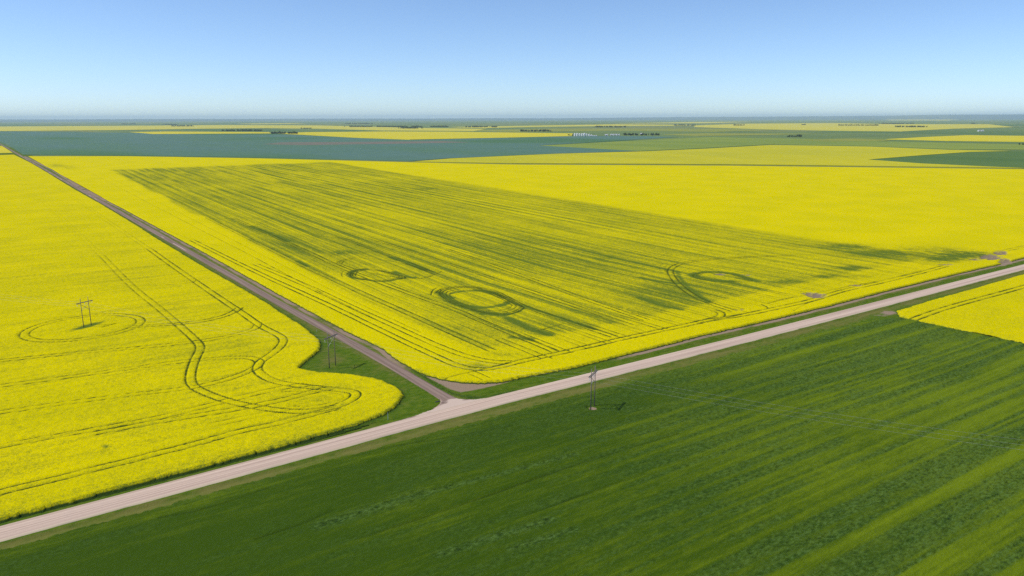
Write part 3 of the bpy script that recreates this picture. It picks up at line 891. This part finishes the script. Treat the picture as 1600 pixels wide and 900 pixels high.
FAR = [
    ("flax_crop", mat_flax, 0.45, [(36, 241.6), (12, 226.5), (-40, 205), (100, 206), (200, 207.8), (430, 209.2), (560, 216), (640, 218.8), (820, 214.5), (893, 213), (1000, 212.6), (1060, 214), (840, 227.5), (1000, 236.2), (870, 240), (700, 247.5), (640, 251.8), (400, 246), (200, 243)], "blue-green flax crop in the band behind the yellow field"),
    ("sparse_crop", mat_bare, 0.55, [(410, 225.5), (440, 222.5), (560, 221.8), (690, 220.6), (735, 222.6), (660, 224), (560, 225.6), (470, 227)], "thin reddish crop streak within the blue-green flax"),
    ("green_crop", mat_green, 0.5, [(842, 227.6), (1000, 219.5), (1110, 214.2), (1250, 217), (1400, 221.5), (1700, 228), (1700, 234.5), (1500, 233.2), (1360, 228), (1210, 225.3), (1100, 231.5), (1002, 236)], "light green crop behind the olive canola"),
    ("canola_crop", mat_olive, 1.0, [(648, 252.8), (705, 248), (872, 240.5), (1004, 237), (1100, 232.8), (1205, 226.8), (1360, 229.5), (1480, 234.5), (1580, 236.2), (1515, 237.8), (1440, 243), (1356, 249.8), (1440, 256), (1560, 261.5), (1600, 263), (1300, 259), (1140, 257.2), (800, 255.4)], "dull olive-yellow canola crop behind the bright yellow field"),
    ("green_crop", mat_dgreen, 0.6, [(1360, 249.9), (1442, 243.2), (1517, 238), (1580, 236.5), (1800, 238), (1800, 266.5), (1602, 263.2), (1562, 261.2), (1442, 255.8)], "dark green wedge of crop at the right frame edge"),
    ("canola_crop", mat_far_y, 1.0, [(432, 208.4), (480, 206.6), (600, 205.5), (700, 205.8), (895, 208.6), (893, 212.8), (800, 215), (640, 218.3), (560, 215.4)], "bright yellow canola strip left of the grain bins"),
    ("canola_crop", mat_far_y, 1.0, [(203, 206.4), (260, 205.6), (420, 206.6), (424, 208.6), (240, 209.6)], "thin yellow canola sliver behind the flax at the left"),
    ("canola_crop", mat_pale, 1.0, [(-120, 198.5), (100, 197), (250, 196.2), (350, 195.4), (500, 196), (640, 199.6), (760, 201.4), (740, 205), (600, 204), (500, 201.2), (420, 200.2), (300, 201.5), (180, 203.4), (-120, 206)], "pale yellow canola band in the far left distance"),
    ("canola_crop", mat_pale, 1.0, [(1085, 196), (1170, 193.2), (1300, 192.4), (1400, 194), (1545, 194.2), (1585, 198.8), (1490, 201.2), (1410, 205.4), (1330, 204.8), (1200, 202.2), (1085, 198.4)], "pale yellow canola band with tree rows in the far right distance"),
    ("canola_crop", mat_far_y, 1.0, [(1385, 217.6), (1440, 214.6), (1510, 211.4), (1720, 214), (1720, 223.5), (1600, 221.8), (1480, 220.2)], "bright yellow canola strip at the far right edge"),
    ("ripening_crop", mat_ol2, 0.6, [(700, 203.8), (860, 201.2), (980, 201), (1140, 201.4), (1215, 203.2), (1120, 206), (960, 204.2), (820, 206.4)], "pale olive strip of crop behind the grain bins"),
    ("ripening_crop", mat_ol2, 0.6, [(1036, 210.2), (1100, 208.4), (1290, 208.8), (1200, 211.2), (1090, 212.6)], "pale olive strip of crop right of the farm hedge"),
    ("canola_crop", mat_pale, 0.9, [(700, 198.6), (840, 196.2), (960, 194.2), (1080, 195), (1085, 196.6), (960, 197), (840, 198.4), (760, 200.2)], "faint yellow strip above the grain bins"),
    ("ripening_crop", mat_ol2, 0.6, [(1240, 219), (1330, 216.5), (1400, 218.6), (1380, 220.4), (1290, 221.5)], "olive patch in the green crop at right"),
    ("canola_crop", mat_pale, 0.9, [(1080, 190.6), (1180, 190.4), (1100, 192.6), (960, 193.0)], "hazy pale strip near the horizon right of centre"),
    ("canola_crop", mat_pale, 0.9, [(370, 193.2), (450, 192.6), (480, 193.4), (400, 194.2)], "hazy pale strip near the horizon left of centre"),
    ("canola_crop", mat_pale, 0.9, [(1380, 186.6), (1500, 187.0), (1480, 188.2), (1390, 188.0)], "hazy pale strip near the horizon at the right"),
]
for nm, mt, h, pts, lab in FAR:
    tag(prism(nm, abl(pts), -0.44, h, mt), lab, "crop", "far crops", "stuff")
# the yellow field carries on past the cross track
p_ = np.vstack([abl([(3, 228.2), (20, 239.2)]), [(-300, 2560), (-300, 3400)]])
tag(prism("canola_crop", p_, -0.44, 1.0, mat_far_y), "far yellow canola crop beyond the cross track at the left edge", "crop", "far crops", "stuff")

# ------------------------------------------------------------------ far farmyards: tree belts, bins, sheds
mat_tree = plain("shelterbelt_leaves", (0.035, 0.065, 0.022), 0.8, 0.1, grain=0.2)


def tree_belt(x0, x1, y, hpx, label, rows=2, seed=0):
    """a row of planted trees far off: trunks under uneven crowns of leaf-clump faces, one mass at this distance"""
    rnd = random.Random(seed * 31 + int(x0))
    c0, c1 = ground(x0, y), ground(x1, y)
    D = (c0[1] + c1[1]) / 2
    H = min(19.0, max(8.0, hpx / F * D))
    L = np.linalg.norm(c1 - c0)
    n = max(2, int(L / 7.5))
    n = min(n, 170)
    co, fc = [], []

    def face(p, s):
        u = Vector((rnd.uniform(-1, 1), rnd.uniform(-1, 1), rnd.uniform(-1, 1))).normalized()
        v = u.orthogonal().normalized()
        u2 = u.cross(v)
        b = len(co)
        for q in (v, u2, -v, -u2):
            co.append(p + q * s * rnd.uniform(0.6, 1.2))
        fc.append((b, b + 1, b + 2, b + 3))
    gaps = [rnd.random() for _ in range(5)]
    for r in range(rows):
        for i in range(n):
            t = (i + rnd.uniform(-.4, .4)) / max(1, n - 1)
            if any(abs(t - g_) < 0.02 for g_ in gaps) and n > 8:
                continue
            p = c0 + (c1 - c0) * t + np.array([rnd.uniform(-2, 2), r * 9 + rnd.uniform(-3, 3)])
            h = H * rnd.uniform(0.55, 1.1)
            w = h * rnd.uniform(0.30, 0.45)
            base = Vector((p[0], p[1], -0.45))
            b = len(co)
            for k in range(4):
                an = k * math.pi / 2
                co.append(base + Vector((0.3 * math.cos(an), 0.3 * math.sin(an), 0)))
            for k in range(4):
                an = k * math.pi / 2
                co.append(base + Vector((0.2 * math.cos(an), 0.2 * math.sin(an), h * 0.5)))
            for k in range(4):
                fc.append((b + k, b + (k + 1) % 4, b + 4 + (k + 1) % 4, b + 4 + k))
            for k in range(34):
                th, u = rnd.uniform(0, 2 * math.pi), rnd.uniform(-1, 1)
                rr = rnd.uniform(0.5, 1.0)
                q = Vector((math.cos(th) * math.sqrt(1 - u * u) * w * rr, math.sin(th) * math.sqrt(1 - u * u) * w * rr, h * 0.56 + u * h * 0.44 * rr))
                face(base + q, 0.32 * w + 0.4)
    me = bpy.data.meshes.new("tree_belt")
    me.from_pydata([tuple(v) for v in co], [], fc)
    tag(new_obj("tree_belt", me, mat_tree), label, "trees", "farm tree belts", "stuff")


BELTS = [(345, 410, 205.0, 3, "far tree row above the left end of the flax"), (424, 464, 209.3, 4, "dark tree clump at the tip of the bright yellow strip"), (470, 486, 201.2, 2, "short tree row above the bright yellow strip"),
         (536, 582, 193.6, 2, "faint tree row close to the horizon left of centre"), (538, 700, 198.6, 3, "long broken tree row in the left distance"), (623, 660, 201.0, 3, "tree clump just below the long broken tree row"),
         (728, 776, 199.0, 3, "tree row beside pale fields left of centre"), (814, 861, 205.8, 3.5, "dark tree row behind the bright yellow strip near the bins"), (930, 978, 199.0, 3, "tree row straight behind the grain bins"),
         (974, 1030, 211.8, 4, "dark hedge of trees right of the long white shed"), (1054, 1086, 196.4, 2.5, "small tree row right of centre near the horizon"), (1146, 1163, 196.3, 3, "small tree clump at the left end of the pale yellow band"),
         (1253, 1259, 195.4, 3, "tiny tree clump on the pale yellow band"), (1311, 1336, 196.4, 3, "left tree clump of the pair on the pale yellow band"), (1338, 1372, 196.4, 2.5, "right tree clump of the pair on the pale yellow band"),
         (1374, 1428, 193.8, 2, "long low tree row along the horizon at right"), (1400, 1448, 199.0, 3, "tree row inside the pale yellow band at right"), (1232, 1252, 214.2, 4, "lone tree clump in the green crop right of centre"),
         (1518, 1523, 193.6, 3, "single dark tree clump near the horizon at the right"), (268, 302, 197.6, 2.5, "tree clump on the pale band at far left"), (254, 276, 195.2, 2, "faint tree clump above the pale band at far left"), (1594, 1606, 226.5, 3, "small bush clump at the right frame edge"),
         (190, 212, 194.2, 3, "faint tree clump near the horizon at far left"), (888, 897, 212.0, 2.5, "short tree row at the left end of the grain bins")]
for i, (x0, x1, y, h, lab) in enumerate(BELTS):
    tree_belt(x0, x1, y, h, lab, seed=i)

mat_bin = plain("galvanised_bin_wall", (0.80, 0.80, 0.80), 0.5, 0.4, 0.0, grain=0.3)
mat_binroof = plain("bin_roof_steel", (0.82, 0.82, 0.82), 0.5, 0.4, 0.0, grain=0.3)
mat_white = plain("white_shed_cladding", (0.78, 0.78, 0.77), 0.6, 0.3, grain=0.3)
mat_dark = plain("dark_farm_doors", (0.10, 0.11, 0.13), 0.6, 0.3, grain=0.3)  # even dark colour of the bin and shed doors


def bm_obj(name, build, mat, parent=None, smooth=False):
    bm = bmesh.new()
    build(bm)
    me = bpy.data.meshes.new(name)
    bm.to_mesh(me)
    bm.free()
    if smooth:
        me.polygons.foreach_set("use_smooth", [True] * len(me.polygons))
    return new_obj(name, me, mat, parent)


def empty(name, loc, rz=0.0):
    o = bpy.data.objects.new(name, None)
    o.empty_display_size = 0.5
    col.objects.link(o)
    o.location = loc
    o.rotation_euler = (0, 0, rz)
    return o


def cone(bm, r0, r1, z0, z1, seg=20, cap=True, x=0, y=0):
    lo = [bm.verts.new((x + r0 * math.cos(2 * math.pi * i / seg), y + r0 * math.sin(2 * math.pi * i / seg), z0)) for i in range(seg)]
    hi = [bm.verts.new((x + r1 * math.cos(2 * math.pi * i / seg), y + r1 * math.sin(2 * math.pi * i / seg), z1)) for i in range(seg)]
    for i in range(seg):
        bm.faces.new((lo[i], lo[(i + 1) % seg], hi[(i + 1) % seg], hi[i]))
    if cap:
        bm.faces.new(hi)
        bm.faces.new(lo[::-1])


ORDINAL = ["leftmost", "second", "third", "fourth", "fifth", "sixth", "seventh", "rightmost"]
for i in range(8):
    g_ = ground(898.2 + i * 3.7, 212.6)
    s = [1.0, 1.05, 0.95, 1.0, 1.1, .9, .8, .62][i]
    e = empty("grain_bin", (g_[0], g_[1], -0.45))
    w_ = bm_obj("wall", lambda bm: [cone(bm, 5.9 * s, 5.9 * s, 0, 13.0 * s, cap=False)] + [cone(bm, 5.97 * s, 5.97 * s, z, z + .25, cap=False) for z in np.arange(1.2, 13.0 * s, 2.4)], mat_bin, e, True)
    bm_obj("roof", lambda bm: (cone(bm, 6.15 * s, 0.7, 13.0 * s, 16.4 * s), cone(bm, .8, .8, 16.4 * s, 17.0 * s, 10)), mat_binroof, e, False)
    bm_obj("door", lambda bm: bmesh.ops.create_cube(bm, size=1, matrix=Matrix.Translation((0.6, -5.95 * s, 1.2)) @ Matrix.Diagonal((1.2, .3, 2.0, 1))), mat_dark, e)
    tag(e, f"{ORDINAL[i]} silver grain bin in the far row of bins" if i in (0, 7) else f"{ORDINAL[i]} silver grain bin from the left in the far row", "grain bin", "far row of grain bins")


def shed(x0, x1, y, depth, h, label):
    c0, c1 = ground(x0, y), ground(x1, y)
    L = np.linalg.norm(c1 - c0)
    mid = (c0 + c1) / 2
    e = empty("farm_shed", (mid[0], mid[1] + depth / 2, -0.45), math.atan2(c1[1] - c0[1], c1[0] - c0[0]))

    def walls(bm):
        for sx in (-1, 1):
            v = [bm.verts.new((sx * L / 2, yy, zz)) for yy, zz in ((-depth / 2, 0), (depth / 2, 0), (depth / 2, h * .65), (0, h * .97), (-depth / 2, h * .65))]
            bm.faces.new(v)
        for sy in (-1, 1):
            v = [bm.verts.new((xx, sy * depth / 2, zz)) for xx, zz in ((-L / 2, 0), (L / 2, 0), (L / 2, h * .65), (-L / 2, h * .65))]
            bm.faces.new(v)

    def roof(bm):
        for sy in (-1, 1):
            bmv = [bm.verts.new((xx, sy * yy, zz)) for xx, yy, zz in ((-L / 2 - .5, depth / 2 + .6, h * .63), (L / 2 + .5, depth / 2 + .6, h * .63), (L / 2 + .5, 0, h), (-L / 2 - .5, 0, h))]
            bm.faces.new(bmv)
        bmesh.ops.solidify(bm, geom=bm.faces[:], thickness=0.15)
    bm_obj("wall", walls, mat_white, e)
    bm_obj("roof", roof, mat_binroof, e)
    for k in range(max(1, int(L / 16))):
        xx = -L / 2 + (k + .5) * L / max(1, int(L / 16))
        bm_obj("door", lambda bm: bmesh.ops.create_cube(bm, size=1, matrix=Matrix.Translation((xx, -depth / 2 - .06, h * .28)) @ Matrix.Diagonal((5.0, .2, h * .56, 1))), mat_dark, e)
    tag(e, label, "shed", "far farm sheds")


shed(953.5, 968.5, 211.8, 18, 9.5, "long white farm shed left of the dark hedge")
shed(945.5, 950.5, 212.2, 14, 10, "small white shed beside the long white shed")
shed(921, 933, 213.0, 12, 6, "low white shed in front of the right end of the bins")
shed(1529, 1538, 205.3, 16, 11, "isolated white shed in the green crop far right")
shed(1000.5, 1004, 211.0, 10, 13, "small white shed standing within the dark hedge")

# ------------------------------------------------------------------ the power line
mat_pole = plain("weathered_pole_wood", (0.20, 0.165, 0.135), 0.85, 0.2, grain=3.0)
mat_arm = plain("grey_crossarm_wood", (0.21, 0.185, 0.165), 0.8, 0.2, grain=3.0)
mat_brace = plain("pale_brace_wood", (0.42, 0.40, 0.36), 0.75, 0.2, grain=3.0)
mat_ins = plain("insulator_porcelain", (0.70, 0.70, 0.68), 0.25, 0.5, grain=8.0)
mat_wire = plain("aluminium_conductor", (0.45, 0.45, 0.43), 0.5, 0.4, 0.4, grain=2.0)
mat_steel = plain("galvanised_steel", (0.5, 0.5, 0.5), 0.45, 0.5, 0.6, grain=8.0)


def tube(bm, p, q, r0, r1, seg=10):
    p, q = Vector(p), Vector(q)
    ax = (q - p).normalized()
    u = ax.orthogonal().normalized()
    v = ax.cross(u)
    ring = lambda c, r: [bm.verts.new(c + (u * math.cos(2 * math.pi * i / seg) + v * math.sin(2 * math.pi * i / seg)) * r) for i in range(seg)]
    lo, hi = ring(p, r0), ring(q, r1)
    for i in range(seg):
        bm.faces.new((lo[i], lo[(i + 1) % seg], hi[(i + 1) % seg], hi[i]))
    bm.faces.new(hi)
    bm.faces.new(lo[::-1])


def box(bm, c, s):
    bmesh.ops.create_cube(bm, size=1, matrix=Matrix.Translation(c) @ Matrix.Diagonal((*s, 1)))


GAP, ARM, TOPZ, ARMZ = 4.1, 8.6, 15.2, 13.1
PH = (-3.95, 0.0, 3.95)


def h_frame(loc, rz, label):
    e = empty("power_pole_frame", loc, rz)
    for s in (-1, 1):
        pole = bm_obj("pole", lambda bm: tube(bm, (s * GAP / 2, 0, -0.6), (s * GAP / 2, 0, TOPZ), 0.19, 0.125, 12), mat_pole, e, True)
        bm_obj("pole_cap", lambda bm: (cone(bm, 0.135, 0.135, TOPZ - .03, TOPZ + .05, 12, True, s * GAP / 2), tube(bm, (s * GAP / 2, .05, TOPZ + .05), (s * GAP / 2, .05, TOPZ + .45), .03, .02, 6)), mat_steel, pole)
    for sy in (-1, 1):
        bm_obj("crossarm", lambda bm: box(bm, (0, sy * 0.24, ARMZ), (ARM, 0.14, 0.28)), mat_arm, e)
    bm_obj("brace", lambda bm: tube(bm, (-GAP / 2, 0.16, 9.0), (GAP / 2, 0.16, 12.2), 0.075, 0.075, 8), mat_brace, e)
    bm_obj("brace", lambda bm: tube(bm, (GAP / 2, -0.16, 9.0), (-GAP / 2, -0.16, 12.2), 0.075, 0.075, 8), mat_pole, e)
    for s in (-1, 1):
        bm_obj("knee_brace", lambda bm: tube(bm, (s * GAP / 2, 0.0, ARMZ - 1.1), (s * (ARM / 2 - .5), 0.0, ARMZ - .12), 0.05, 0.05, 6), mat_arm, e)
    for x in PH:
        ins = bm_obj("insulator_string", lambda bm: [tube(bm, (x, 0, ARMZ - .1), (x, 0, ARMZ - 1.25), .025, .025, 6)] + [cone(bm, .07, .14, ARMZ - .35 - k * .14, ARMZ - .28 - k * .14, 12, True, x) for k in range(6)], mat_ins, e)
        bm_obj("clamp", lambda bm: box(bm, (x, 0, ARMZ - 1.28), (.07, .3, .09)), mat_steel, ins)
    return tag(e, label, "power pole", "power line pole frames")


T = [ORG + DA * t[0] + DB * t[1] for t in TOWER]
T.append(T[2] + (T[2] - T[1]) * 1.6)
LINE_DIR = (T[2] - T[0]) / np.linalg.norm(T[2] - T[0])
RZ = math.atan2(LINE_DIR[1], LINE_DIR[0]) + math.pi / 2
LABELS = ["wooden two-pole power frame standing in the yellow canola at left", "wooden two-pole power frame with pale insulators on grass beside the dirt road",
          "grey wooden two-pole power frame in the green wheat below the gravel road", "wooden two-pole power frame farther right along the line past the picture edge"]
for i, lab in enumerate(LABELS):
    h_frame((T[i][0], T[i][1], 0.0), RZ, lab)
ACROSS = np.array([math.cos(RZ), math.sin(RZ)])
for k, (x, nm) in enumerate(zip(PH, ("near", "middle", "far"))):
    pts = []
    start = T[0] + (T[0] - T[1]) * 1.0
    stops = [start] + T
    for i in range(len(stops) - 1):
        p, q = stops[i], stops[i + 1]
        for j in range(25 if i == len(stops) - 2 else 24):
            t = j / 24
            w2 = p + (q - p) * t + ACROSS * x
            pts.append((w2[0], w2[1], ARMZ - 1.3 - 2.2 * 4 * t * (1 - t)))

    def wire(bm):
        seg = 5
        prev = None
        ln = Vector((LINE_DIR[0], LINE_DIR[1], 0))
        sd_ = Vector((ACROSS[0], ACROSS[1], 0))
        for p in pts:
            ring = [bm.verts.new(Vector(p) + (sd_ * math.cos(2 * math.pi * i / seg) + Vector((0, 0, 1)) * math.sin(2 * math.pi * i / seg)) * 0.018) for i in range(seg)]
            if prev:
                for i in range(seg):
                    bm.faces.new((prev[i], prev[(i + 1) % seg], ring[(i + 1) % seg], ring[i]))
            prev = ring
    o = bm_obj("power_line_wire", wire, mat_wire)
    tag(o, ["thin grey conductor wire hung nearest the dirt-road intersection side of the pole frames", "thin grey middle conductor wire of the power line", "thin grey conductor wire on the opposite side of the pole frames"][k], "wire", "conductor wires of the power line")

# ------------------------------------------------------------------ small roadside things
mat_post = plain("white_painted_post", (0.72, 0.72, 0.70), 0.6, 0.3, grain=8.0)
mat_signback = plain("aluminium_sign_back", (0.62, 0.63, 0.63), 0.4, 0.4, 0.5, grain=8.0)
g_ = ground(606.2, 655)
e = empty("road_sign", (g_[0], g_[1], -0.2), math.radians(96))
bm_obj("post", lambda bm: box(bm, (0, 0, 1.25), (.15, .15, 2.5)), mat_post, e)


def octagon(bm):
    r = 0.38
    fr = [bm.verts.new((r * math.cos(math.pi / 8 + i * math.pi / 4), 0.055, 2.3 + r * math.sin(math.pi / 8 + i * math.pi / 4))) for i in range(8)]
    f = bm.faces.new(fr)
    ex = bmesh.ops.extrude_face_region(bm, geom=[f])
    bmesh.ops.translate(bm, vec=(0, .02, 0), verts=[v for v in ex["geom"] if isinstance(v, bmesh.types.BMVert)])


bm_obj("sign_plate", octagon, mat_signback, e)
tag(e, "slim pale sign post seen edge-on beside the canola tip", "sign")
g_ = ground(495, 519.3)
e = empty("marker_post", (g_[0], g_[1], -0.2), 0)
bm_obj("post", lambda bm: (box(bm, (0, 0, .8), (.12, .09, 1.6))), mat_post, e)
bm_obj("cap", lambda bm: (box(bm, (0, 0, 1.63), (.14, .11, .06))), mat_steel, e)
tag(e, "short whitish marker post between the canola and the dirt road", "post")

# culvert end under the mouth of the dirt road
c_ = ab(686, 627.5)
w3 = wpos(c_[0] - 0.9, c_[1], -0.05)
e = empty("culvert_pipe", (w3[0], w3[1], w3[2]), ROTZ)
mat_rust = plain("dull_corrugated_steel", (0.16, 0.15, 0.14), 0.6, 0.3, 0.4, grain=4.0)


def pipe(bm):
    seg, n = 16, 14
    rings = []
    for j in range(n + 1):
        r = 0.40 + (0.02 if j % 2 else 0)
        rings.append([bm.verts.new((j * 0.11 - 0.6, r * math.cos(2 * math.pi * i / seg), r * math.sin(2 * math.pi * i / seg))) for i in range(seg)])
    for j in range(n):
        for i in range(seg):
            bm.faces.new((rings[j][i], rings[j][(i + 1) % seg], rings[j + 1][(i + 1) % seg], rings[j + 1][i]))
    bmesh.ops.solidify(bm, geom=bm.faces[:], thickness=0.02)


bm_obj("pipe", pipe, mat_rust, e, True)
tag(e, "dark end of a culvert pipe under the dirt road mouth", "pipe")

# ------------------------------------------------------------------ summer haze over the whole plain
HZ = 84000.0
bm = bmesh.new()
bmesh.ops.create_cube(bm, size=1, matrix=Matrix.Translation((0, 0, (430 - 3) / 2)) @ Matrix.Diagonal((2 * HZ, 2 * HZ, 430 + 3, 1)))
me = bpy.data.meshes.new("haze")
bm.to_mesh(me)
bm.free()
hm = bpy.data.materials.new("thin_haze")
hm.use_nodes = True
ht = hm.node_tree
ht.nodes.remove(ht.nodes["Principled BSDF"])
pv = ht.nodes.new("ShaderNodeVolumePrincipled")
pv.inputs["Color"].default_value = (0.66, 0.84, 1.0, 1)
pv.inputs["Density"].default_value = 2.2e-5
pv.inputs["Anisotropy"].default_value = 0.0
ht.links.new(pv.outputs[0], ht.nodes["Material Output"].inputs["Volume"])
hz = new_obj("haze", me, hm)
tag(hz, "thin summer haze paling the distance", kind="stuff")
hz.visible_shadow = True
